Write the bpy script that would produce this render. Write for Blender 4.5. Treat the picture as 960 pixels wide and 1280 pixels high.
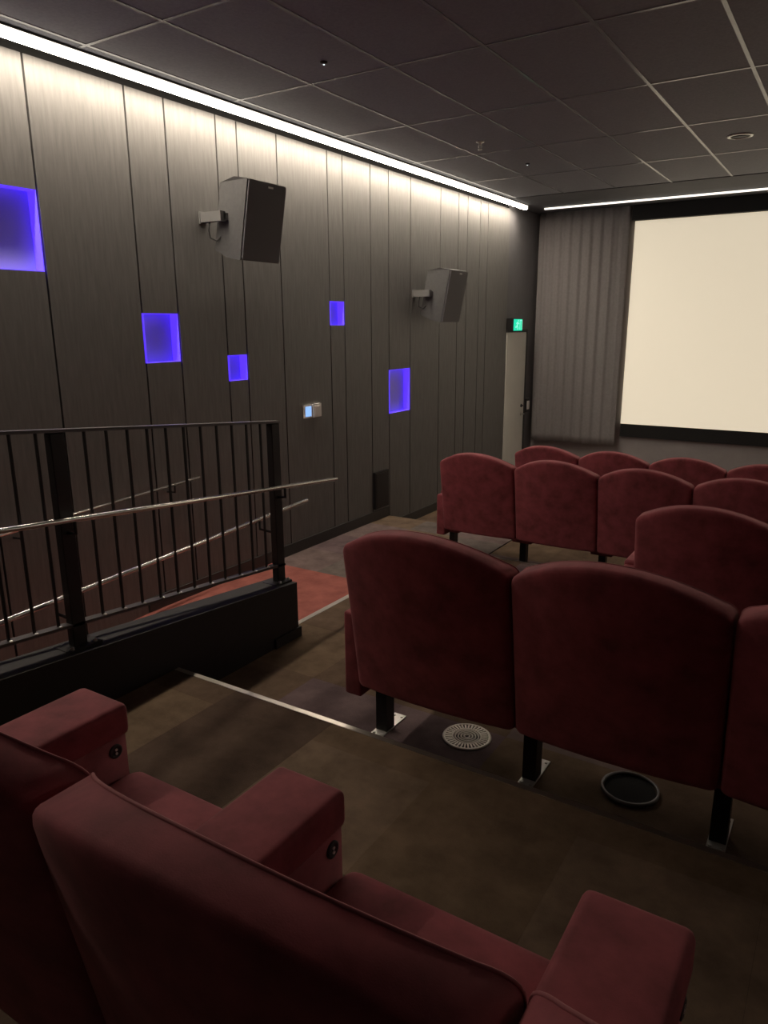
import bpy, bmesh, math, random
from mathutils import Vector, Matrix

for o in list(bpy.data.objects):
    bpy.data.objects.remove(o, do_unlink=True)
SC = bpy.context.scene
COL = SC.collection
PI = math.pi

# ------------------------------------------------------------------ camera
ZC = 2.13                       # camera height above the front floor; z below is given from the camera level
F_PX = 918.0
CAM_R = ((0.845, 0.127, -0.519), (0.535, -0.211, 0.818), (-0.006, -0.969, -0.247))
r_ = Vector([CAM_R[i][0] for i in range(3)]).normalized()
f_ = Vector([CAM_R[i][2] for i in range(3)]); f_ = (f_ - r_ * f_.dot(r_)).normalized()
u_ = r_.cross(f_)
cam_d = bpy.data.cameras.new('camera'); cam = bpy.data.objects.new('camera', cam_d); COL.objects.link(cam)
cam.matrix_world = Matrix(((r_.x, u_.x, -f_.x, 0), (r_.y, u_.y, -f_.y, 0), (r_.z, u_.z, -f_.z, ZC), (0, 0, 0, 1)))
cam_d.sensor_fit = 'VERTICAL'; cam_d.sensor_height = 36.0; cam_d.lens = F_PX / 1280 * 36
cam_d.clip_start = 0.02; cam_d.clip_end = 100
SC.camera = cam

# ------------------------------------------------------------------ world and exposure
w = bpy.data.worlds.new('world'); SC.world = w; w.use_nodes = True
w.node_tree.nodes['Background'].inputs[0].default_value = (0.01, 0.01, 0.012, 1)
w.node_tree.nodes['Background'].inputs[1].default_value = 0.0
SC.view_settings.view_transform = 'Standard'
SC.view_settings.look = 'None'
SC.view_settings.gamma = 1.0
SC.view_settings.use_curve_mapping = False
SC.view_settings.exposure = 0.25
LED_SIDE = 66.0        # warm strip under the ceiling along the panelled wall
LED_FILL = 45.0       # added fill strip, out of view on the opposite wall, front half only
LED_FRONT = 1.3        # thin recessed line in front of the screen
SCREEN_E = 0.51        # light thrown on the screen, put in as its own glow
NICHE_E = 0.95

# ------------------------------------------------------------------ materials
def new_mat(name):
    m = bpy.data.materials.new(name); m.use_nodes = True
    nt = m.node_tree
    return m, nt, nt.nodes['Principled BSDF']
def plain(name, col, rough=0.6, metal=0.0, spec=0.5, noise=0.0, nscale=20.0, bump=0.0, bscale=200.0, stretch=(1, 1, 1), sheen=0.0, sheen_col=None):
    m, nt, b = new_mat(name)
    b.inputs['Base Color'].default_value = (*col, 1); b.inputs['Roughness'].default_value = rough
    b.inputs['Metallic'].default_value = metal; b.inputs['Specular IOR Level'].default_value = spec
    if sheen:
        b.inputs['Sheen Weight'].default_value = sheen; b.inputs['Sheen Roughness'].default_value = 0.45
        b.inputs['Sheen Tint'].default_value = (*(sheen_col or (1, 1, 1)), 1)
    if noise or bump:
        tc = nt.nodes.new('ShaderNodeTexCoord'); mp = nt.nodes.new('ShaderNodeMapping')
        mp.inputs['Scale'].default_value = stretch
        geo = nt.nodes.new('ShaderNodeNewGeometry')
        nt.links.new(geo.outputs['Position'], mp.inputs['Vector'])
    if noise:
        n = nt.nodes.new('ShaderNodeTexNoise'); n.inputs['Scale'].default_value = nscale
        n.inputs['Detail'].default_value = 6; n.inputs['Roughness'].default_value = 0.6
        nt.links.new(mp.outputs['Vector'], n.inputs['Vector'])
        cr = nt.nodes.new('ShaderNodeValToRGB')
        cr.color_ramp.elements[0].position = 0.3; cr.color_ramp.elements[1].position = 0.7
        cr.color_ramp.elements[0].color = (*[c * (1 - noise) for c in col], 1)
        cr.color_ramp.elements[1].color = (*[min(1, c * (1 + noise)) for c in col], 1)
        nt.links.new(n.outputs['Fac'], cr.inputs['Fac']); nt.links.new(cr.outputs['Color'], b.inputs['Base Color'])
    if bump:
        n2 = nt.nodes.new('ShaderNodeTexNoise'); n2.inputs['Scale'].default_value = bscale
        n2.inputs['Detail'].default_value = 3
        nt.links.new(mp.outputs['Vector'], n2.inputs['Vector'])
        bp = nt.nodes.new('ShaderNodeBump'); bp.inputs['Strength'].default_value = bump; bp.inputs['Distance'].default_value = 0.004
        nt.links.new(n2.outputs['Fac'], bp.inputs['Height']); nt.links.new(bp.outputs['Normal'], b.inputs['Normal'])
    return m
def emit(name, col, strength, base=(0.8, 0.8, 0.8)):
    m, nt, b = new_mat(name)
    b.inputs['Base Color'].default_value = (*base, 1)
    b.inputs['Emission Color'].default_value = (*col, 1); b.inputs['Emission Strength'].default_value = strength
    return m

M = {}
M['panel'] = plain('panel_wood', (0.16, 0.156, 0.152), 0.55, noise=0.16, nscale=5, stretch=(9, 9, 0.9), bump=0.12, bscale=60)
M['wall'] = plain('wall_black', (0.02, 0.02, 0.021), 0.8, noise=0.1, nscale=6)
M['wall_gray'] = plain('wall_gray', (0.38, 0.355, 0.352), 0.8, noise=0.06, nscale=5)
M['wall_dark'] = plain('wall_dark', (0.17, 0.167, 0.178), 0.75, noise=0.08, nscale=4)
M['ceiling_void'] = plain('ceiling_void', (0.01, 0.01, 0.01), 0.9)
M['tile'] = plain('ceiling_tile', (0.25, 0.262, 0.30), 0.7, noise=0.12, nscale=60)
M['tbar'] = plain('ceiling_bar', (0.25, 0.257, 0.28), 0.24, spec=0.75)
M['soffit'] = plain('soffit_paint', (0.12, 0.124, 0.14), 0.75, noise=0.08, nscale=8)
M['led_side'] = emit('led_warm', (1.0, 0.86, 0.69), LED_SIDE)
M['led_fill'] = emit('led_warm_fill', (1.0, 0.86, 0.69), LED_FILL)
M['led_glow'] = emit('led_frosted_side', (1.0, 0.90, 0.74), 1.6)
M['led_front'] = emit('led_front', (1.0, 0.93, 0.82), LED_FRONT)
M['alu'] = plain('aluminium', (0.62, 0.58, 0.52), 0.35, metal=0.9)
M['velvet'] = plain('burgundy_velvet', (0.285, 0.066, 0.079), 0.75, spec=0.25, noise=0.34, nscale=11, bump=0.06, bscale=500, sheen=0.30, sheen_col=(0.95, 0.5, 0.52))
M['piping'] = plain('burgundy_piping', (0.36, 0.11, 0.125), 0.7, spec=0.3, sheen=0.3, sheen_col=(0.9, 0.5, 0.45))
M['blackmetal'] = plain('black_metal', (0.013, 0.012, 0.013), 0.42, spec=0.5)
M['rail'] = plain('handrail_metal', (0.78, 0.75, 0.72), 0.22, metal=0.95)
M['toprail'] = plain('top_rail_metal', (0.14, 0.13, 0.135), 0.4, metal=0.7)
M['lowwall'] = plain('low_wall_black', (0.014, 0.012, 0.014), 0.6, noise=0.15, nscale=10)
M['zinc'] = plain('zinc_plate', (0.72, 0.70, 0.66), 0.4, metal=0.35)
M['vent'] = plain('vent_metal', (0.66, 0.61, 0.54), 0.45, metal=0.2)
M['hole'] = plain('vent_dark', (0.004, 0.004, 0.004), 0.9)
carp = [(0.180, 0.126, 0.084), (0.150, 0.103, 0.072), (0.210, 0.150, 0.106), (0.160, 0.114, 0.118), (0.200, 0.148, 0.140), (0.120, 0.082, 0.062)]
M['carpet'] = [plain('carpet_%d' % i, c, 0.95, spec=0.1, noise=0.30, nscale=7, bump=0.5, bscale=260) for i, c in enumerate(carp)]
M['carpet_gray'] = plain('carpet_gray', (0.18, 0.15, 0.135), 0.95, spec=0.1, noise=0.25, nscale=8, bump=0.5, bscale=260)
M['carpet_red'] = plain('carpet_red', (0.38, 0.130, 0.108), 0.95, spec=0.1, noise=0.22, nscale=7, bump=0.5, bscale=260)
M['subfloor'] = plain('subfloor', (0.02, 0.017, 0.015), 0.9)
M['niche'] = plain('niche_white', (0.62, 0.58, 0.92), 0.6)
M['niche_led'] = emit('niche_led', (0.085, 0.030, 1.0), NICHE_E, base=(0.3, 0.25, 0.6))
M['speaker'] = plain('speaker_cabinet', (0.12, 0.12, 0.122), 0.5, noise=0.1, nscale=40)
M['grille'] = plain('speaker_grille', (0.14, 0.14, 0.155), 0.6, bump=0.6, bscale=420)
M['bracket'] = plain('bracket_gray', (0.26, 0.26, 0.26), 0.5, metal=0.3)
M['badge'] = plain('badge', (0.55, 0.55, 0.55), 0.4, metal=0.5)
M['door'] = plain('door_paint', (0.80, 0.80, 0.74), 0.5, noise=0.04, nscale=3)
M['frame'] = plain('door_frame', (0.05, 0.05, 0.05), 0.5)
M['steel'] = plain('steel', (0.62, 0.61, 0.58), 0.3, metal=0.8)
M['white'] = plain('white_plastic', (0.90, 0.89, 0.86), 0.45)
M['lcd'] = emit('lcd_blue', (0.28, 0.52, 1.0), 0.85, base=(0.2, 0.3, 0.5))
M['sign_green'] = emit('sign_green', (0.0, 0.62, 0.36), 0.95, base=(0.05, 0.3, 0.2))
M['sign_white'] = emit('sign_white', (0.25, 0.9, 0.65), 0.7)
M['curtain'] = plain('curtain_cloth', (0.29, 0.272, 0.274), 0.9, spec=0.1, noise=0.08, nscale=30, sheen=0.2)
M['mask'] = plain('screen_border', (0.016, 0.016, 0.017), 0.8)
m, nt, b = new_mat('projection_screen')
b.inputs['Base Color'].default_value = (0.75, 0.72, 0.66, 1); b.inputs['Roughness'].default_value = 0.9
b.inputs['Emission Color'].default_value = (1.0, 0.865, 0.64, 1); b.inputs['Emission Strength'].default_value = SCREEN_E  # fabric emits by itself, standing in for projected light
M['screen'] = m
M['red_led'] = emit('indicator', (0.9, 0.95, 1.0), 1.2)

# ------------------------------------------------------------------ mesh helpers
def bm_box(bm, x0, x1, y0, y1, z0, z1, mat=None):
    vs = [bm.verts.new((x, y, z)) for x in (x0, x1) for y in (y0, y1) for z in (z0, z1)]
    if mat is not None:
        for v in vs: v.co = mat @ v.co
    for f in ((0, 1, 3, 2), (4, 6, 7, 5), (0, 4, 5, 1), (2, 3, 7, 6), (0, 2, 6, 4), (1, 5, 7, 3)):
        bm.faces.new([vs[i] for i in f])
    return vs
def bm_tube(bm, pts, r, n=10, closed=False, caps=True):
    pts = [Vector(p) for p in pts]; rings = []
    N = len(pts); up = None
    for i, p in enumerate(pts):
        if closed: t = pts[(i + 1) % N] - pts[i - 1]
        else: t = pts[min(i + 1, N - 1)] - pts[max(i - 1, 0)]
        t.normalize()
        if up is None:
            up = Vector((0, 0, 1)) if abs(t.z) < 0.9 else Vector((1, 0, 0))
        s = t.cross(up).normalized(); up = s.cross(t).normalized()
        rings.append([bm.verts.new(p + (s * math.cos(a) + up * math.sin(a)) * r) for a in [2 * PI * k / n for k in range(n)]])
    for i in range(N if closed else N - 1):
        A, B = rings[i], rings[(i + 1) % N]
        for k in range(n): bm.faces.new((A[k], A[(k + 1) % n], B[(k + 1) % n], B[k]))
    if caps and not closed:
        bm.faces.new(rings[0]); bm.faces.new(rings[-1][::-1])
def bm_lathe(bm, prof, n=32, origin=(0, 0, 0), axis='z'):
    o = Vector(origin); rings = []
    for r, h in prof:
        ring = []
        for k in range(n):
            a = 2 * PI * k / n
            p = Vector((r * math.cos(a), r * math.sin(a), h))
            if axis == 'x': p = Vector((p.z, p.x, p.y))
            if axis == 'y': p = Vector((p.x, p.z, p.y))
            ring.append(bm.verts.new(o + p))
        rings.append(ring)
    for A, B in zip(rings, rings[1:]):
        for k in range(n): bm.faces.new((A[k], A[(k + 1) % n], B[(k + 1) % n], B[k]))
    bm.faces.new(rings[0][::-1]); bm.faces.new(rings[-1])
def to_mesh(name, bm, mat, bevel=0.0, seg=2, smooth=False):
    if bevel:
        es = [e for e in bm.edges if len(e.link_faces) == 2 and e.calc_face_angle(0) > 0.6]
        bmesh.ops.bevel(bm, geom=es, offset=bevel, segments=seg, affect='EDGES', profile=0.6)
    bmesh.ops.recalc_face_normals(bm, faces=bm.faces[:])
    me = bpy.data.meshes.new(name); bm.to_mesh(me); bm.free()
    me.materials.append(mat)
    if smooth:
        for p in me.polygons: p.use_smooth = True
    return me
def link(name, me, parent=None, loc=(0, 0, 0), rot=None):
    o = bpy.data.objects.new(name, me); COL.objects.link(o)
    o.location = loc
    if rot: o.rotation_euler = rot
    if parent is not None: o.parent = parent
    return o
def box(name, mat, x0, x1, y0, y1, z0, z1, parent=None, bevel=0.0, seg=2, smooth=False):
    bm = bmesh.new(); bm_box(bm, x0, x1, y0, y1, z0, z1)
    return link(name, to_mesh(name, bm, mat, bevel, seg, smooth), parent)
def tag(o, label, cat, group=None, kind=None):
    o['label'] = label
    if cat: o['category'] = cat
    if group: o['group'] = group
    if kind: o['kind'] = kind
    return o
def struct(o): o['kind'] = 'structure'; return o
def empty(name, loc, rotz=0):
    o = bpy.data.objects.new(name, None); COL.objects.link(o); o.location = loc; o.rotation_euler = (0, 0, rotz)
    o.empty_display_size = 0.1
    return o
def Z(z): return z + ZC         # height given from the camera level -> world

# ------------------------------------------------------------------ main levels
CEIL = Z(1.48)
XW = -4.0                       # face of the wall panels
XR = 3.6
Y0, Y1 = -1.6, 10.45
XA = -2.53                      # edge between the seating tiers and the side aisle
FL = {'E': Z(-1.485), 'D': Z(-1.65), 'C': Z(-1.815), 'B': Z(-1.965), 'A': 0.0}
TY = {'E': (Y0, 2.05), 'D': (2.05, 3.64), 'C': (3.64, 5.23), 'B': (5.23, 6.82), 'A': (6.82, Y1)}
ROWY = {'E': 0.46, 'D': 2.06, 'C': 3.65, 'B': 5.24, 'A': 6.83}
LAND = Z(-1.955)

# ------------------------------------------------------------------ floor
rnd = random.Random(7)
floor = struct(box('floor', M['subfloor'], -4.10, XR, Y0, Y1, -0.60, -0.35))
CARPET = 0.006
tile_cache = {}
def carpet_tile(parent, x0, x1, y0, y1, z, mat):
    sx, sy = round(x1 - x0, 3), round(y1 - y0, 3)
    if sx < 0.02 or sy < 0.02: return
    k = (sx, sy, mat.name)
    if k not in tile_cache:
        bm = bmesh.new(); g = 0.0003
        bm_box(bm, g, sx - g, g, sy - g, 0, CARPET)
        tile_cache[k] = to_mesh('carpet_tile', bm, mat)
    link('carpet_tile', tile_cache[k], parent, (x0, y0, z - CARPET))
def lay(parent, x0, x1, y0, y1, z, pick, s=0.5, ox=0.0, oy=0.0):
    xs = [x0]; x = math.floor((x0 - ox) / s) * s + ox + s
    while x < x1 - 0.03: xs.append(x); x += s
    xs.append(x1)
    ys = [y0]; y = math.floor((y0 - oy) / s) * s + oy + s
    while y < y1 - 0.03: ys.append(y); y += s
    ys.append(y1)
    for a, b_ in zip(xs, xs[1:]):
        for c, d in zip(ys, ys[1:]):
            carpet_tile(parent, a, b_, c, d, z, pick((a + b_) / 2, (c + d) / 2))
def brown(x, y):
    if y < 2.05: return rnd.choice([M['carpet'][0], M['carpet'][0], M['carpet'][1], M['carpet'][5], M['carpet'][2]])
    return rnd.choice([M['carpet'][3], M['carpet'][4], M['carpet'][0], M['carpet'][1]])
TIER_X0 = {'E': -2.40, 'D': XA, 'C': XA, 'B': XA, 'A': -4.02}
for k in 'EDCBA':
    y0, y1 = TY[k]; z = FL[k]; x0 = TIER_X0[k]
    t = struct(box('tier', M['subfloor'], x0, XR, y0, y1, -0.35, z - CARPET, floor))
    noselen = 0.02
    ye = y1 - (noselen if k != 'A' else 0)
    xs = x0 + (0.03 if k in 'DC' else 0)
    lay(t, xs, XR, y0, ye, z, brown, 0.5, -2.53, y0)
    if k != 'A':
        bm = bmesh.new()
        bm_box(bm, x0, XR, ye, y1 + 0.004, z - 0.006, z + 0.002); bm_box(bm, x0, XR, y1, y1 + 0.004, z - 0.035, z - 0.006)
        link('step_nosing', to_mesh('step_nosing', bm, M['alu']), t)
    if k in 'DC':
        bm = bmesh.new(); ys = 2.92 if k == 'D' else y0
        bm_box(bm, x0 - 0.004, xs, ys, y1, z - 0.006, z + 0.002); bm_box(bm, x0 - 0.004, x0, ys, y1, z - 0.035, z - 0.006)
        link('edge_trim', to_mesh('edge_trim', bm, M['alu']), t)
# side aisle: landing of red and grey carpet, and the ramp that runs down towards the back
t = struct(box('landing', M['subfloor'], -4.03, XA, 3.30, 6.38, -0.35, LAND - CARPET, floor))
def aisle(x, y):
    if y < 4.52: return M['carpet_red']
    if y < 5.0 and x > -3.5: return M['carpet_gray']
    return rnd.choice([M['carpet'][4], M['carpet_gray'], M['carpet'][2], M['carpet'][3]])
lay(t, -4.03, XA, 3.30, 6.38, LAND, aisle, 0.5, XA, 4.52)
lay_b = struct(box('side_step', M['subfloor'], -4.03, XA, 6.38, 6.82, -0.35, 0.0 - CARPET, floor))
lay(lay_b, -4.03, XA, 6.38, 6.82, 0.0, brown, 0.5, XA, 6.38)
bm = bmesh.new()
RS = 0.05
vs = []
for y, z in ((3.30, LAND), (Y0, LAND - RS * (3.30 - Y0))):
    for x in (-4.03, -2.55):
        vs.append(bm.verts.new((x, y, z))); vs.append(bm.verts.new((x, y, -0.35)))
for f in ((0, 2, 6, 4), (1, 5, 7, 3), (0, 4, 5, 1), (2, 3, 7, 6), (0, 1, 3, 2), (4, 6, 7, 5)):
    bm.faces.new([vs[i] for i in f])
struct(link('ramp', to_mesh('ramp', bm, M['carpet_red']), floor))

# ------------------------------------------------------------------ ceiling
ceiling = struct(box('ceiling', M['ceiling_void'], -4.10, XR, Y0, Y1, CEIL + 0.03, CEIL + 0.10))
gx = [-0.755 + 0.6 * k for k in range(-5, 8)]
gx = [x for x in gx if -3.8 < x < XR - 0.1]
gy = [8.93 - 1.2 * k for k in range(0, 10)]
gy = sorted([y for y in gy if y > Y0 + 0.1])
xsb = [-4.02] + gx + [XR]
ysb = [Y0] + gy
tc_ = {}
for a, b_ in zip(xsb, xsb[1:]):
    for c, d in zip(ysb, ysb[1:]):
        k = (round(b_ - a, 3), round(d - c, 3))
        if k not in tc_:
            bm = bmesh.new(); bm_box(bm, 0.010, k[0] - 0.010, 0.010, k[1] - 0.010, 0, 0.015)
            tc_[k] = to_mesh('ceiling_tile', bm, M['tile'])
        link('ceiling_tile', tc_[k], ceiling, (a, c, CEIL))
for x in gx: box('grid_bar', M['tbar'], x - 0.0115, x + 0.0115, Y0, 8.93, CEIL - 0.003, CEIL + 0.012, ceiling)
for y in gy:
    for a, b_ in zip(xsb, xsb[1:]):
        k = ('bar', round(b_ - a, 3))
        if k not in tc_:
            bm = bmesh.new(); bm_box(bm, 0.012, k[1] - 0.012, -0.0115, 0.0115, -0.003, 0.012)
            tc_[k] = to_mesh('cross_bar', bm, M['tbar'])
        if y < 8.9: link('cross_bar', tc_[k], ceiling, (a, y, CEIL))
box('ceiling_border', M['soffit'], -4.02, XR, 8.95, Y1, CEIL - 0.004, CEIL + 0.02, ceiling)

# ------------------------------------------------------------------ walls
wl = struct(box('wall_left', M['wall'], -4.20, -4.09, Y0, Y1, -0.6, CEIL + 0.1))
GAPS = [Y0, -1.0, -0.55, 0.1, 0.68, 1.3, 1.62, 2.22, 2.70, 3.36, 3.67, 4.13, 4.34, 4.78, 5.43, 5.65, 6.09, 6.41, 6.83, 7.47, 7.90, 8.13, 8.47, 8.69, 9.36]
NICHES = {2.22: (0.305, 0.742), 3.36: (-0.24, 0.083), 4.13: (-0.408, -0.216), 5.43: (-0.002, 0.205), 6.41: (-0.886, -0.444)}
PT = Z(1.425); GAPW = 0.007
def base_z(y): return -0.3 if y < 3.2 else (LAND if y < 6.3 else 0.0)
for a, b_ in zip(GAPS, GAPS[1:]):
    ya, yb = a + GAPW, b_ - GAPW
    zb = base_z((a + b_) / 2)
    if a in NICHES:
        n0, n1 = NICHES[a]; n0, n1 = Z(n0), Z(n1)
        box('panel', M['panel'], -4.03, XW, ya, yb, n1, PT, wl, 0.0015, 1)
        box('panel', M['panel'], -4.03, XW, ya, yb, zb, n0, wl, 0.0015, 1)
    else:
        box('panel', M['panel'], -4.03, XW, ya, yb, zb, PT, wl, 0.0015, 1)
for (a, b_, z) in ((3.2, 6.38, LAND), (6.38, 9.36, 0.0)):
    struct(box('baseboard_left', M['frame'], XW - 0.002, XW + 0.012, a, b_, z + 0.001, z + 0.10))
# the stretch of plain wall by the door
box('wall_return', M['wall_dark'], -4.09, -4.02, 9.36, Y1, 0, CEIL, wl)
struct(box('wall_front', M['wall_gray'], -4.20, XR + 0.1, Y1, Y1 + 0.1, -0.6, CEIL + 0.1))
struct(box('wall_right', M['wall_dark'], XR, XR + 0.1, Y0, Y1, -0.6, CEIL + 0.1))
struct(box('wall_back', M['wall_dark'], -4.20, XR + 0.1, Y0 - 0.1, Y0, -0.6, CEIL + 0.1))

# lit wall niches
for i, (ya, (n0, n1)) in enumerate(NICHES.items()):
    yb = GAPS[GAPS.index(ya) + 1]; ya += GAPW; yb -= GAPW
    z0, z1 = Z(n0), Z(n1); D = 0.075; g = 0.012
    cy, cz = (ya + yb) / 2, (z0 + z1) / 2
    labs = ['largest violet lit wall niche, highest up on the wall panels',
            'squarish violet lit wall niche above the balustrade, second largest in width',
            'smallest violet lit wall niche, just above the balustrade top rail',
            'small upright violet lit niche beside the narrow panel between the two speakers',
            'tall violet lit wall niche below the farther speaker']
    t = empty('wall_niche', (XW, cy, z0)); tag(t, labs[i], 'niche', 'violet lit niches in the wall panels')
    def part(name, mat, x0, x1, y0, y1, zz0, zz1):
        return box(name, mat, x0, x1, y0 - cy, y1 - cy, zz0 - z0, zz1 - z0, t)
    xb = -D; th = 0.004
    part('back_plate', M['niche'], xb - th, xb, ya, yb, z0, z1)
    # the four sides are glowing diffuser plates
    part('side_plate', M['niche_led'], xb, -0.001, ya, ya + th, z0, z1)
    part('side_plate', M['niche_led'], xb, -0.001, yb - th, yb, z0, z1)
    part('top_plate', M['niche_led'], xb, -0.001, ya + th, yb - th, z1 - th, z1)
    part('bottom_plate', M['niche_led'], xb, -0.001, ya + th, yb - th, z0, z0 + th)

# ------------------------------------------------------------------ light strips
def led_profile(name, xa, xb, y0, room, label, mat):
    # hung profile: opaque back, strong diffuser facing down, frosted glowing side towards the room
    cx = (xa + xb) / 2
    t = empty(name, (cx, y0, CEIL)); tag(t, label, 'light strip')
    yb = 9.52 - y0; hw = (xb - xa) / 2
    box('housing', M['frame'], -hw, hw, 0, yb, -0.014, -0.004, t)
    box('diffuser', mat, -hw + 0.001, hw - 0.005, 0.004, yb - 0.006, -0.054, -0.050, t)
    sx = (hw - 0.004, hw) if room > 0 else (-hw, -hw + 0.004)
    box('frosted_side', M['led_glow'], sx[0], sx[1], 0.004, yb - 0.006, -0.054, -0.014, t)
    box('back_plate', M['frame'], -sx[1], -sx[0], 0.004, yb - 0.006, -0.050, -0.014, t)
    box('end_cap', M['frame'], -hw, hw, yb - 0.006, yb, -0.054, -0.004, t)
led_profile('ceiling_light_strip', -3.885, -3.830, -0.1, 1, 'long glowing warm light strip where the panelled wall meets the ceiling', M['led_side'])
led_profile('ceiling_light_strip', XR - 0.17, XR - 0.115, 4.0, -1, 'added warm fill strip under the ceiling along the plain wall opposite the panels', M['led_fill'])  # unseen strip added to brighten the door and the front end
t = empty('ceiling_light_line', (0, 9.86, CEIL)); tag(t, 'thin white light line under the ceiling just before the screen', 'light strip')
box('housing', M['frame'], -3.74, XR - 0.3, -0.018, 0.018, -0.010, -0.005, t)
box('diffuser', M['led_front'], -3.735, XR - 0.305, -0.012, 0.012, -0.030, -0.010, t)

# ------------------------------------------------------------------ screen, curtains
SX0, SX1, SZ0, SZ1 = -2.692, 2.21, Z(-1.354), Z(1.29)
t = empty('projection_screen', ((SX0 + SX1) / 2, 10.40, SZ0)); tag(t, 'wide bright cream projection screen with black lower border', 'screen')
cx = (SX0 + SX1) / 2
box('screen_fabric', M['screen'], SX0 - cx, SX1 - cx, 0, 0.012, 0, SZ1 - SZ0, t)
box('lower_border', M['mask'], SX0 - cx, SX1 - cx, -0.004, 0.016, -0.178, -0.0005, t)
box('top_case', M['mask'], SX0 - cx - 0.02, SX1 - cx + 0.02, -0.10, 0.04, SZ1 - SZ0, CEIL - SZ0 - 0.005, t)
def curtain(x0, x1, label, seed):
    r = random.Random(seed); n = 150; zs = [Z(-1.66), Z(-1.55), Z(-0.8), Z(0.0), Z(0.8), Z(1.30), CEIL - 0.005]
    ph = [r.uniform(0, 6.28) for _ in range(4)]
    bm = bmesh.new(); F = []
    for j, z in enumerate(zs):
        row = []
        for i in range(n + 1):
            u = i / n; s = u * (x1 - x0)
            amp = 0.013 * (0.75 + 0.25 * (j / 6))
            d = amp * math.sin(s * 2 * PI / 0.155 + ph[0] + 0.7 * math.sin(s * 5 + ph[1])) + 0.004 * math.sin(s * 2 * PI / 0.07 + ph[2] + j * 0.25)
            row.append(bm.verts.new((x0 + s - (x0 + x1) / 2, d, z - zs[0] + (0.008 * math.sin(s * 9 + ph[3]) if j == 0 else 0))))
        F.append(row)
    for A, B in zip(F, F[1:]):
        for i in range(n): bm.faces.new((A[i], A[i + 1], B[i + 1], B[i]))
    me = to_mesh('curtain', bm, M['curtain'], smooth=True)
    o = link('curtain', me, None, ((x0 + x1) / 2, 10.31, zs[0]))
    md = o.modifiers.new('thick', 'SOLIDIFY'); md.thickness = 0.004
    tag(o, label, 'curtain'); return o
curtain(-3.96, -2.74, 'dark grey pleated curtain between the white door and the screen', 3)
curtain(2.30, 3.52, 'dark grey pleated curtain at the screen edge away from the door', 5)

# ------------------------------------------------------------------ door, exit sign, card reader
DY0, DY1, DZ = 9.37, 10.05, Z(-0.112)
dr = struct(box('door_1', M['door'], -4.019, -3.995, DY0, DY1, 0.006, DZ))
t = empty('handle_set', (0, 0, 0)); bpy.data.objects.remove(t)
bm = bmesh.new(); bm_lathe(bm, [(0.022, 0), (0.022, 0.008), (0.009, 0.010), (0.009, 0.05)], 16, (-3.995, 9.955, Z(-1.245)), 'x')
bm_tube(bm, [(-3.945, 9.955, Z(-1.245)), (-3.945, 9.90, Z(-1.245)), (-3.948, 9.835, Z(-1.25))], 0.009, 8)
h = link('door_handle', to_mesh('door_handle', bm, M['steel'], smooth=True), dr)
bm = bmesh.new(); bm_lathe(bm, [(0.024, 0), (0.024, 0.010), (0.010, 0.014), (0.010, 0.03)], 16, (-3.995, 9.955, Z(-1.13)), 'x')
link('lock_cylinder', to_mesh('lock_cylinder', bm, M['frame'], smooth=True), dr)
t = struct(box('trim_1', M['frame'], -4.02, -3.99, DY1 + 0.004, DY1 + 0.05, 0, DZ + 0.04))
struct(box('trim_2', M['frame'], -4.02, -3.99, DY0, DY1, DZ + 0.004, DZ + 0.04))
t = empty('card_reader', (-4.02, 10.15, Z(-1.21))); tag(t, 'small black and white card reader on the wall beside the door', 'card reader')
box('back_box', M['blackmetal'], 0, 0.05, -0.05, 0.05, -0.03, 0.16, t, 0.004)
box('keypad', M['white'], 0.05, 0.06, -0.035, 0.045, 0.01, 0.13, t, 0.003)
t = empty('exit_sign', (-4.02, 9.52, Z(-0.095))); tag(t, 'glowing green exit sign box above the white door', 'exit sign')
box('case', M['blackmetal'], 0.0, 0.11, -0.15, 0.15, 0, 0.165, t, 0.004)
box('lit_face', M['sign_green'], 0.11, 0.116, -0.142, 0.142, 0.008, 0.157, t)
bm = bmesh.new()   # running figure and doorway
xf = 0.117
def sq(y0, z0, y1, z1, wd):
    d = Vector((0, y1 - y0, z1 - z0)); n_ = Vector((0, -d.z, d.y)).normalized() * wd / 2
    a, b2 = Vector((xf, y0, z0)), Vector((xf, y1, z1))
    lo = [bm.verts.new(p) for p in (a - n_, b2 - n_, b2 + n_, a + n_)]
    hi = [bm.verts.new(v.co + Vector((0.002, 0, 0))) for v in lo]
    bm.faces.new(lo[::-1]); bm.faces.new(hi)
    for i in range(4): bm.faces.new((lo[i], lo[(i + 1) % 4], hi[(i + 1) % 4], hi[i]))
for s in [(-0.02, 0.115, -0.04, 0.07, 0.028), (-0.04, 0.07, -0.005, 0.045, 0.015), (-0.005, 0.045, -0.02, 0.02, 0.013), (-0.04, 0.07, -0.075, 0.05, 0.015), (-0.075, 0.05, -0.10, 0.055, 0.013), (-0.02, 0.112, 0.03, 0.095, 0.012), (-0.03, 0.112, -0.07, 0.10, 0.012)]: sq(*s)
bm_lathe(bm, [(0.013, 0), (0.013, 0.002)], 12, (xf, -0.005, 0.135), 'x')
for s in [(0.06, 0.02, 0.06, 0.145, 0.010), (0.06, 0.142, 0.13, 0.142, 0.008), (0.13, 0.02, 0.13, 0.145, 0.010)]: sq(*s)
link('running_figure', to_mesh('running_figure', bm, M['sign_white']), t)

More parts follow.
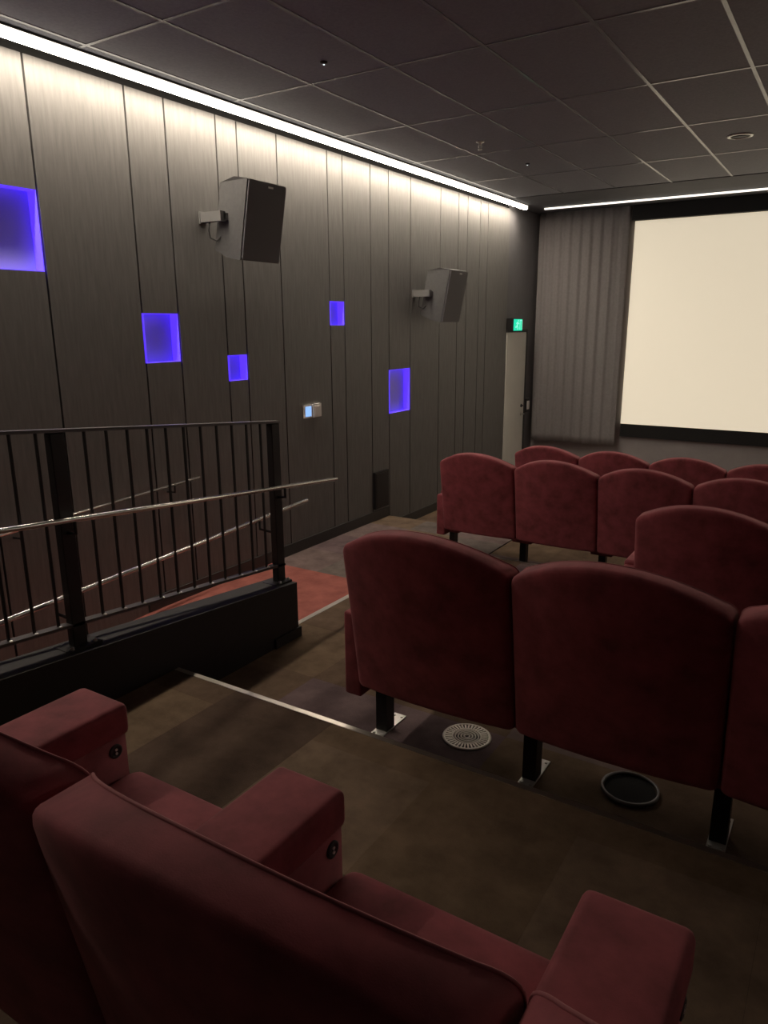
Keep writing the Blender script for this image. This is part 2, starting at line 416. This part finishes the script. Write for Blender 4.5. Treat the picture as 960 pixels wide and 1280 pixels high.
# ------------------------------------------------------------------ wall controls
t = empty('wall_control', (XW, 5.12, Z(-0.785))); tag(t, 'two part wall control, blue lit display beside white switch', 'switch')
box('display_plate', M['white'], 0, 0.012, -0.115, -0.004, 0, 0.115, t, 0.003)
box('display', M['lcd'], 0.012, 0.014, -0.10, -0.018, 0.014, 0.10, t)
box('switch_plate', M['white'], 0, 0.022, 0.004, 0.115, 0, 0.115, t, 0.003)
box('rocker', M['white'], 0.022, 0.028, 0.020, 0.099, 0.018, 0.097, t, 0.002)
t = empty('floor_level_box', (XW, 6.22, Z(-1.83))); tag(t, 'low black box fixed to the wall panels near the floor', 'wall box')
box('case', M['blackmetal'], 0, 0.03, -0.125, 0.125, 0, 0.38, t, 0.004)
box('cover', M['blackmetal'], 0.03, 0.034, -0.11, 0.11, 0.015, 0.365, t, 0.002)

# ------------------------------------------------------------------ speakers
def speaker(yc, ztop, label):
    t = empty('wall_speaker', (XW, yc, Z(ztop) - 0.26)); tag(t, label, 'speaker', 'speakers on the panelled wall')
    Wd, Hh, Dp = 0.40, 0.525, 0.27
    tilt = math.radians(11)
    R = Matrix.Translation((0.35, 0, 0)) @ Matrix.Rotation(tilt, 4, 'Y')
    bm = bmesh.new()       # cabinet with chamfered rear corners; local x = front
    h = Hh / 2; prof = [(0, -h), (0, h), (-0.12, h), (-Dp, h - 0.05), (-Dp, -h + 0.03), (-0.12, -h)]
    rings = []
    for y in (-Wd / 2, Wd / 2): rings.append([bm.verts.new(R @ Vector((a, y * (1.0 if a > -0.2 else 0.86), z))) for a, z in prof])
    bm.faces.new(rings[0]); bm.faces.new(rings[1][::-1])
    for i in range(6): bm.faces.new((rings[0][i], rings[1][i], rings[1][(i + 1) % 6], rings[0][(i + 1) % 6]))
    link('cabinet', to_mesh('cabinet', bm, M['speaker'], 0.006, 2), t)
    bm = bmesh.new(); bm_box(bm, 0.0, 0.014, -Wd / 2 + 0.008, Wd / 2 - 0.008, -h + 0.008, h - 0.008, R)
    g = link('grille', to_mesh('grille', bm, M['grille'], 0.006, 2), t)
    bm = bmesh.new(); bm_box(bm, 0.0141, 0.017, 0.0, 0.05, h - 0.035, h - 0.024, R)
    link('badge', to_mesh('badge', bm, M['badge']), g)
    br = box('bracket', M['bracket'], 0.0, 0.20, -0.265, -0.215, 0.0, 0.065, t, 0.003)
    box('bracket_plate', M['bracket'], 0.0, 0.012, -0.272, -0.20, -0.008, 0.073, br)
    bm = bmesh.new(); bm_box(bm, 0.10, 0.20, -0.235, -0.17, 0.01, 0.055)
    link('bracket_yoke', to_mesh('bracket_yoke', bm, M['bracket']), br)
    bm = bmesh.new(); bm_tube(bm, [(0.08, -0.24, 0.03), (0.06, -0.24, -0.05), (0.05, -0.22, -0.10), (0.09, -0.2, -0.12), (0.12, -0.17, -0.08)], 0.006, 8)
    link('cable', to_mesh('cable', bm, M['frame'], smooth=True), t)
speaker(4.19, 0.957, 'black wall speaker on a grey bracket, nearer the largest violet niche')
speaker(7.14, 0.54, 'black wall speaker on a grey bracket, nearer the exit door')

# ------------------------------------------------------------------ ceiling fittings
t = empty('downlight', (-1.05, 7.12, CEIL)); tag(t, 'round unlit downlight in a ceiling tile before the screen', 'downlight')
bm = bmesh.new()
n = 32
prof = [(0.072, -0.002), (0.078, -0.010), (0.098, -0.007), (0.100, -0.0005), (0.085, -0.0003)]
rings = [[bm.verts.new((r * math.cos(2 * PI * k / n), r * math.sin(2 * PI * k / n), z)) for k in range(n)] for r, z in prof]
for A, B in zip(rings, rings[1:] + rings[:1]):
    for k in range(n): bm.faces.new((A[k], A[(k + 1) % n], B[(k + 1) % n], B[k]))
link('ring', to_mesh('ring', bm, M['steel'], smooth=True), t)
bm = bmesh.new(); bm_lathe(bm, [(0.074, -0.004), (0.03, -0.0015), (0.001, -0.001)], 32)
link('reflector', to_mesh('reflector', bm, M['frame'], smooth=True), t)
def sprinkler(x, y, label):
    t = empty('sprinkler', (x, y, CEIL)); tag(t, label, 'sprinkler')
    bm = bmesh.new(); bm_lathe(bm, [(0.035, -0.0005), (0.033, -0.006), (0.012, -0.010), (0.010, -0.028)], 20)
    link('cup', to_mesh('cup', bm, M['steel'], smooth=True), t)
    bm = bmesh.new()
    for s in (-1, 1): bm_tube(bm, [(0.010 * s, 0, -0.026), (0.016 * s, 0, -0.040), (0.003 * s, 0, -0.056)], 0.003, 6)
    bm_lathe(bm, [(0.018, -0.058), (0.018, -0.061)], 16)
    link('deflector', to_mesh('deflector', bm, M['steel'], smooth=True), t)
sprinkler(-2.91, 6.12, 'small metal sprinkler head hanging from the dark ceiling')
def sensor(x, y, label):
    t = empty('ceiling_sensor', (x, y, CEIL)); tag(t, label, 'sensor', 'ceiling sensors')
    bm = bmesh.new(); bm_lathe(bm, [(0.022, -0.0005), (0.020, -0.010), (0.006, -0.014)], 18)
    link('body', to_mesh('body', bm, M['frame'], smooth=True), t)
    bm = bmesh.new(); bm_lathe(bm, [(0.006, -0.0142), (0.005, -0.017)], 10)
    link('indicator', to_mesh('indicator', bm, M['red_led']), t)
sensor(-2.84, 3.85, 'tiny white ceiling indicator above the balustrade side aisle')
sensor(-2.90, 7.15, 'tiny white ceiling indicator between the sprinkler and the exit door')

# ------------------------------------------------------------------ low wall and balustrade
SL = 0.085
def slope(z, y): return Z(z) + SL * (2.85 - y)
bm = bmesh.new()
LX0, LX1, LY1 = -2.56, -2.40, 2.90
vs = []
for y in (Y0, LY1):
    for x in (LX0, LX1):
        vs.append(bm.verts.new((x, y, slope(-1.335, y)))); vs.append(bm.verts.new((x, y, -0.35)))
for f in ((0, 2, 6, 4), (1, 5, 7, 3), (0, 4, 5, 1), (2, 3, 7, 6), (0, 1, 3, 2), (4, 6, 7, 5)):
    bm.faces.new([vs[i] for i in f])
lw = struct(link('wall_ramp', to_mesh('wall_ramp', bm, M['lowwall'], 0.006, 2)))
box('baseboard', M['lowwall'], LX0, LX1 + 0.012, LY1 - 0.2, LY1 + 0.012, Z(-1.65) + 0.001, Z(-1.65) + 0.055, lw)
BX = -2.48
bal = empty('balustrade', (BX, 0, slope(-1.335, 0)))
tag(bal, 'black metal balustrade of thin bars on the low wall beside the ramp', 'railing')
b0 = bal.location.copy()
def bpart(name, bm, mat, smooth=False, parent=None, bevel=0):
    bmesh.ops.translate(bm, verts=bm.verts[:], vec=-b0)
    return link(name, to_mesh(name, bm, mat, bevel, 1, smooth), parent or bal)
YA, YB = -1.2, 2.885
def sloped_bar(bm, x0, x1, y0, y1, zl, zh):
    vs = []
    for y in (y0, y1):
        for x in (x0, x1):
            vs.append(bm.verts.new((x, y, slope(zh, y)))); vs.append(bm.verts.new((x, y, slope(zl, y))))
    for f in ((0, 2, 6, 4), (1, 5, 7, 3), (0, 4, 5, 1), (2, 3, 7, 6), (0, 1, 3, 2), (4, 6, 7, 5)):
        bm.faces.new([vs[i] for i in f])
bm = bmesh.new(); sloped_bar(bm, BX - 0.02, BX + 0.02, YA, YB, -0.482, -0.470); bpart('top_rail', bm, M['toprail'])
bm = bmesh.new(); sloped_bar(bm, BX - 0.02, BX + 0.02, YA, YB, -1.245, -1.233); br = bpart('bottom_rail', bm, M['toprail'])
PY = [2.85, 1.63, 0.41, -0.81]
for py_ in PY:
    bm = bmesh.new(); bm_box(bm, BX - 0.02, BX + 0.02, py_ - 0.03, py_ + 0.03, slope(-1.336, py_), slope(-0.483, py_))
    p = bpart('post', bm, M['blackmetal'], bevel=0.003)
    bm = bmesh.new(); bm_box(bm, BX - 0.05, BX + 0.05, py_ - 0.075, min(py_ + 0.075, 2.895), slope(-1.343, py_), slope(-1.326, py_))
    bpart('foot_plate', bm, M['blackmetal'], parent=p).matrix_parent_inverse = Matrix()
    for s in (-1, 1):
        bm = bmesh.new(); bm_lathe(bm, [(0.009, 0), (0.008, 0.008), (0.003, 0.011)], 10, (BX + 0.034, py_ + s * 0.052 if py_ < 2.8 else py_ + s * 0.034, slope(-1.326, py_)))
        bpart('bolt', bm, M['steel'], parent=p)
y = YB - 0.13
bal_me = None
while y > YA:
    if all(abs(y - q) > 0.05 for q in PY):
        if bal_me is None:
            bm = bmesh.new(); bm_box(bm, -0.0045, 0.0045, -0.0045, 0.0045, 0, 0.752); bal_me = to_mesh('baluster', bm, M['blackmetal'])
            bm = bmesh.new(); bm_lathe(bm, [(0.008, 0), (0.007, 0.005), (0.002, 0.007)], 8, (0.014, 0, 0)); stud_me = to_mesh('stud', bm, M['steel'])
        o = link('baluster', bal_me, bal, Vector((BX, y, slope(-1.234, y))) - b0)
        link('stud', stud_me, o)
    y -= 0.1
# tube handrails: two are fixed to the balustrade, one to the wall
def rail(pts, arms, root=None, label=None, r=0.0105):
    if root is None:
        b = Vector(pts[0]); root = empty('handrail', b); tag(root, label, 'handrail'); par = root; nm = 'tube'
    else: b = b0; par = root; nm = 'handrail'
    bm = bmesh.new(); bm_tube(bm, [Vector(p) - b for p in pts], r, 14)
    tube = link(nm, to_mesh(nm, bm, M['rail'], smooth=True), par)
    for (p, q) in arms:
        p, q = Vector(p) - b, Vector(q) - b
        bm = bmesh.new(); bm_tube(bm, [p, p + Vector((0, 0, -0.055)), Vector((q.x, q.y, p.z - 0.06))], 0.007, 8)
        link('bracket', to_mesh('bracket', bm, M['blackmetal'], smooth=True), tube)
def l2(y): return (-2.415, y, Z(-0.843) + 0.085 * (3.28 - y))
rail([l2(3.30), l2(1.5), l2(-1.2)], [(l2(p), (BX + 0.02, p, 0)) for p in PY], bal)
def l3(y): return (-2.60, y, Z(-0.985) - 0.05 * (3.25 - y))
rail([l3(3.26), l3(1.5), l3(-1.2)], [(l3(p), (BX - 0.02, p, 0)) for p in PY], bal)
def l1(y): return (-3.92, y, Z(-1.062) - 0.043 * (3.68 - y))
rail([l1(3.68), l1(1.5), l1(-1.2)], [(l1(p), (XW, p, 0)) for p in (3.45, 2.3, 1.15, 0.0)], None, 'metal handrail fixed to the panelled wall above the ramp')

# ------------------------------------------------------------------ cinema seats
PITCH = 0.65
def rounded_outline():
    hw = 0.322; zb = 0.285; zc_ = 0.876; crown = 0.104; pts = []
    rc, rb = 0.040, 0.022
    def top(x): return zc_ + crown * (1 - (abs(x) / hw) ** 2.1)
    # bottom edge, left to right
    for i in range(9): pts.append((-hw + rb + (2 * hw - 2 * rb) * i / 8, zb))
    for k in range(1, 6):
        a = -PI / 2 + PI / 2 * k / 6; pts.append((hw - rb + rb * math.cos(a), zb + rb + rb * math.sin(a)))
    zt = zc_ - 0.022
    for i in range(9): pts.append((hw, zb + rb + (zt - zb - rb) * i / 8))
    xs = hw - rc
    for k in range(1, 6):
        a = PI / 2 * k / 6
        t_ = k / 6
        # blend from the side into the crown
        p0, p1, p2 = Vector((hw, zt)), Vector((hw, top(hw) + 0.008)), Vector((xs, top(xs)))
        q = p0 * (1 - t_) ** 2 + p1 * 2 * t_ * (1 - t_) + p2 * t_ ** 2
        pts.append((q.x, q.y))
    for i in range(15):
        x = xs - 2 * xs * i / 14; pts.append((x, top(x)))
    n_bottom = 9 + 5
    for k in range(5, 0, -1):
        t_ = k / 6
        p0, p1, p2 = Vector((hw, zt)), Vector((hw, top(hw) + 0.008)), Vector((xs, top(xs)))
        q = p0 * (1 - t_) ** 2 + p1 * 2 * t_ * (1 - t_) + p2 * t_ ** 2
        pts.append((-q.x, q.y))
    for i in range(9): pts.append((-hw, zt - (zt - zb - rb) * i / 8))
    for k in range(1, 6):
        a = PI + PI / 2 * k / 6; pts.append((-hw + rb + rb * math.cos(a), zb + rb + rb * math.sin(a)))
    return pts
OUT = rounded_outline()
def rear_y(x, z):
    rec = 0.105 * (1 - (z - 0.25) / 0.63)
    return rec - 0.012 - 0.062 * (1 - min(1, abs(x) / 0.32) ** 2.2) * (0.35 + 0.65 * min(1, max(0, (z - 0.25) / 0.55)))
def front_y(x, z):
    th = 0.078 + 0.026 * min(1, abs(x) / 0.32) ** 2.2 + 0.07 * max(0, min(1, 1 - (z - 0.30) / 0.5))
    return rear_y(x, z) + th + 0.0
def make_back():
    bm = bmesh.new(); c = Vector((0, 0.6))
    def ring(s, inset, side, off):
        vs = []
        for (x, z) in OUT:
            v = Vector((x, z)); d = v - c
            L = d.length; q = c + d * s * (1 - inset / L)
            yy = rear_y(q.x, q.y) + off if side == 0 else front_y(q.x, q.y) - off
            vs.append(bm.verts.new((q.x, yy, q.y)))
        return vs
    seq = [(0.15, 0, 0, 0), (0.4, 0, 0, 0), (0.65, 0, 0, 0), (0.85, 0, 0, 0), (1, 0.032, 0, 0), (1, 0.018, 0, 0.0005), (1, 0.007, 0, 0.004), (1, 0.002, 0, 0.010), (1, 0.0, 0, 0.018),
           (1, 0.0, 1, 0.008), (1, 0.002, 1, 0.003), (1, 0.008, 1, 0.0), (1, 0.04, 1, -0.001), (0.8, 0, 1, -0.006), (0.5, 0, 1, -0.010), (0.2, 0, 1, -0.010)]
    R = [ring(*s) for s in seq]; N = len(OUT)
    for A, B in zip(R, R[1:]):
        for k in range(N): bm.faces.new((A[k], A[(k + 1) % N], B[(k + 1) % N], B[k]))
    bm.faces.new(R[0][::-1]); bm.faces.new(R[-1])
    me = to_mesh('backrest', bm, M['velvet'], smooth=True)
    bm = bmesh.new()
    bm_tube(bm, [(x * 0.998, front_y(x, z) - 0.005, z - (0.001 if z > 0.8 else 0)) for x, z in OUT], 0.0030, 6, closed=True)
    return me, to_mesh('piping', bm, M['piping'], smooth=True)
def soft_box(x0, x1, y0, y1, z0, z1, r, seg=4, puff=0.0, mat='velvet', name='cushion'):
    bm = bmesh.new(); nx, ny = 8, 8
    bm_box(bm, x0, x1, y0, y1, z0, z1)
    bmesh.ops.bevel(bm, geom=bm.edges[:], offset=r, segments=seg, affect='EDGES', profile=0.5)
    if puff:
        bmesh.ops.subdivide_edges(bm, edges=[e for e in bm.edges if e.calc_length() > 0.1], cuts=6, use_grid_fill=True)
        cx, cy = (x0 + x1) / 2, (y0 + y1) / 2
        for v in bm.verts:
            if v.co.z > (z0 + z1) / 2:
                k = (1 - ((v.co.x - cx) / (x1 - x0) * 2) ** 2) * (1 - ((v.co.y - cy) / (y1 - y0) * 2) ** 2)
                v.co.z += puff * max(0, k)
    return to_mesh(name, bm, M[mat], smooth=True)
ME = {}
ME['backrest'], ME['piping'] = make_back()
ME['cushion'] = soft_box(-0.238, 0.238, 0.17, 0.585, 0.275, 0.425, 0.04, 5, 0.012, name='seat_cushion')
ME['pan'] = soft_box(-0.22, 0.22, 0.24, 0.55, 0.262, 0.30, 0.012, 2, mat='blackmetal', name='seat_pan')
# arm: lower panel, a little slimmer, and the padded top (the arm centre is local x = 0)
def arm_panel(x0, y0):
    bm = bmesh.new()
    prof = [(y0 + 0.01, 0.235), (y0, 0.53), (0.558, 0.53), (0.558, 0.22)]
    A = [bm.verts.new((x0, y, z)) for y, z in prof]; B = [bm.verts.new((0.080, y, z)) for y, z in prof]
    bm.faces.new(A); bm.faces.new(B[::-1])
    for i in range(4): bm.faces.new((A[i], B[i], B[(i + 1) % 4], A[(i + 1) % 4]))
    return to_mesh('armrest', bm, M['velvet'], 0.014, 3, True)
ME['arm'] = arm_panel(-0.080, 0.19)
ME['pad'] = soft_box(-0.087, 0.087, 0.17, 0.572, 0.515, 0.598, 0.017, 5, 0.004, name='arm_pad')
ME['cheek'] = soft_box(-0.085, -0.006, 0.105, 0.25, 0.225, 0.575, 0.012, 3, name='arm_cheek')
bm = bmesh.new(); bm_lathe(bm, [(0.018, 0), (0.018, 0.004), (0.013, 0.006), (0.012, 0.003)], 18, (0.080, 0.525, 0.487), 'x')
ME['button'] = to_mesh('recline_button', bm, M['frame'], smooth=True)
bm = bmesh.new()
for s in (-1, 1): bm_lathe(bm, [(0.0035, 0), (0.0035, 0.002)], 8, (0.084, 0.525, 0.487 + s * 0.005), 'x')
ME['dots'] = to_mesh('button_dots', bm, M['white'])  # two small white dots on the button face
bm = bmesh.new(); bm_box(bm, -0.026, 0.026, 0.255, 0.315, 0.004, 0.30)
ME['leg'] = to_mesh('leg', bm, M['blackmetal'], 0.003, 1)
bm = bmesh.new(); bm_box(bm, -0.029, 0.029, 0.214, 0.41, 0.0, 0.005)
for yy in (0.226, 0.39):
    for xx in (-0.018, 0.018): bm_lathe(bm, [(0.006, 0.005), (0.006, 0.009), (0.002, 0.010)], 8, (xx, yy, 0))
ME['plate'] = to_mesh('floor_plate', bm, M['zinc'])

ROWNAME = {'A': 'front row before the screen', 'B': 'second row from the screen', 'C': 'third row from the screen',
           'D': 'fourth row from the screen', 'E': 'fifth row from the screen'}
ORD = ['first', 'second', 'third', 'fourth', 'fifth', 'sixth', 'seventh']
START = {'A': -2.79, 'B': -2.79, 'C': -0.84, 'D': -1.49, 'E': -1.49}
END = 1.2
def arm_set(t, x, end=0):
    a = link('armrest', ME['arm'], t, (x + 0.008, 0, 0)); link('arm_pad', ME['pad'], a)
    link('recline_button', ME['button'], a); link('button_dots', ME['dots'], a)
    if end:
        c = link('arm_cheek', ME['cheek'], a)
        if end > 0: c.scale = (-1, 1, 1)
    l = link('leg', ME['leg'], t, (x, 0, 0)); link('floor_plate', ME['plate'], l)
for k in 'EDCBA':
    x = START[k]; i = 0
    while x + PITCH < END:
        t = empty('cinema_seat', (x + PITCH / 2, ROWY[k], FL[k]))
        tag(t, 'burgundy velvet cinema seat, %s from the ramp side end, %s' % (ORD[i], ROWNAME[k]), 'seat', 'burgundy cinema seats in rows')
        bk = link('backrest', ME['backrest'], t); link('piping', ME['piping'], bk)
        link('seat_cushion', ME['cushion'], t); link('seat_pan', ME['pan'], t)
        arm_set(t, -PITCH / 2, -1 if i == 0 else 0)
        x += PITCH; i += 1
        if x + PITCH >= END: arm_set(t, PITCH / 2, 1)

# ------------------------------------------------------------------ floor vents under the seats
def vent(x, y, z, label, is_dark):
    t = empty('floor_vent', (x, y, z)); tag(t, label, 'floor vent', 'round floor vents')
    n = 40; R = 0.102
    bm = bmesh.new()
    prof = [(R, 0.0), (R - 0.002, 0.005), (R - 0.012, 0.007), (R - 0.014, 0.001)] if not is_dark else [(R, 0.0), (R, 0.012), (R - 0.008, 0.014), (R - 0.009, 0.001)]
    rings = [[bm.verts.new((r * math.cos(2 * PI * k / n), r * math.sin(2 * PI * k / n), h)) for k in range(n)] for r, h in prof]
    for A, B in zip(rings, rings[1:] + rings[:1]):
        for k in range(n): bm.faces.new((A[k], A[(k + 1) % n], B[(k + 1) % n], B[k]))
    link('rim', to_mesh('rim', bm, M['bracket'] if is_dark else M['vent'], smooth=True), t)  # dark vent's rim is coloured greyer for the shade under the seats
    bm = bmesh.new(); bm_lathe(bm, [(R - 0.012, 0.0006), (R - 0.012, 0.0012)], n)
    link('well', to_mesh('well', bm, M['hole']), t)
    if is_dark: return  # dark vent keeps a plain black well
    for r in (0.012, 0.024, 0.036, 0.048, 0.058):
        bm = bmesh.new()
        prof = [(r + 0.0034, 0.0012), (r + 0.0030, 0.0065), (r - 0.0030, 0.0065), (r - 0.0034, 0.0012)]
        rings = [[bm.verts.new((q * math.cos(2 * PI * k / n), q * math.sin(2 * PI * k / n), h)) for k in range(n)] for q, h in prof]
        for A, B in zip(rings, rings[1:] + rings[:1]):
            for k in range(n): bm.faces.new((A[k], A[(k + 1) % n], B[(k + 1) % n], B[k]))
        link('ring', to_mesh('ring', bm, M['vent'], smooth=True), t)
    bm = bmesh.new(); bm_box(bm, 0.060, 0.090, -0.0032, 0.0032, 0.0012, 0.0065); fin = to_mesh('fin', bm, M['vent'])
    for k in range(36):
        o = link('fin', fin, t); o.rotation_euler = (0, 0, 2 * PI * k / 36)
        # fins are swept
        o.location = (0.012 * math.cos(2 * PI * k / 36 + PI / 2) * 0, 0, 0)
vent(-1.167, 2.463, FL['D'], 'round beige slotted floor vent under the fourth row end seat', False)
vent(-0.505, 2.455, FL['D'], 'round dark floor vent without slots, rim darkened for shade, under the fourth row', True)
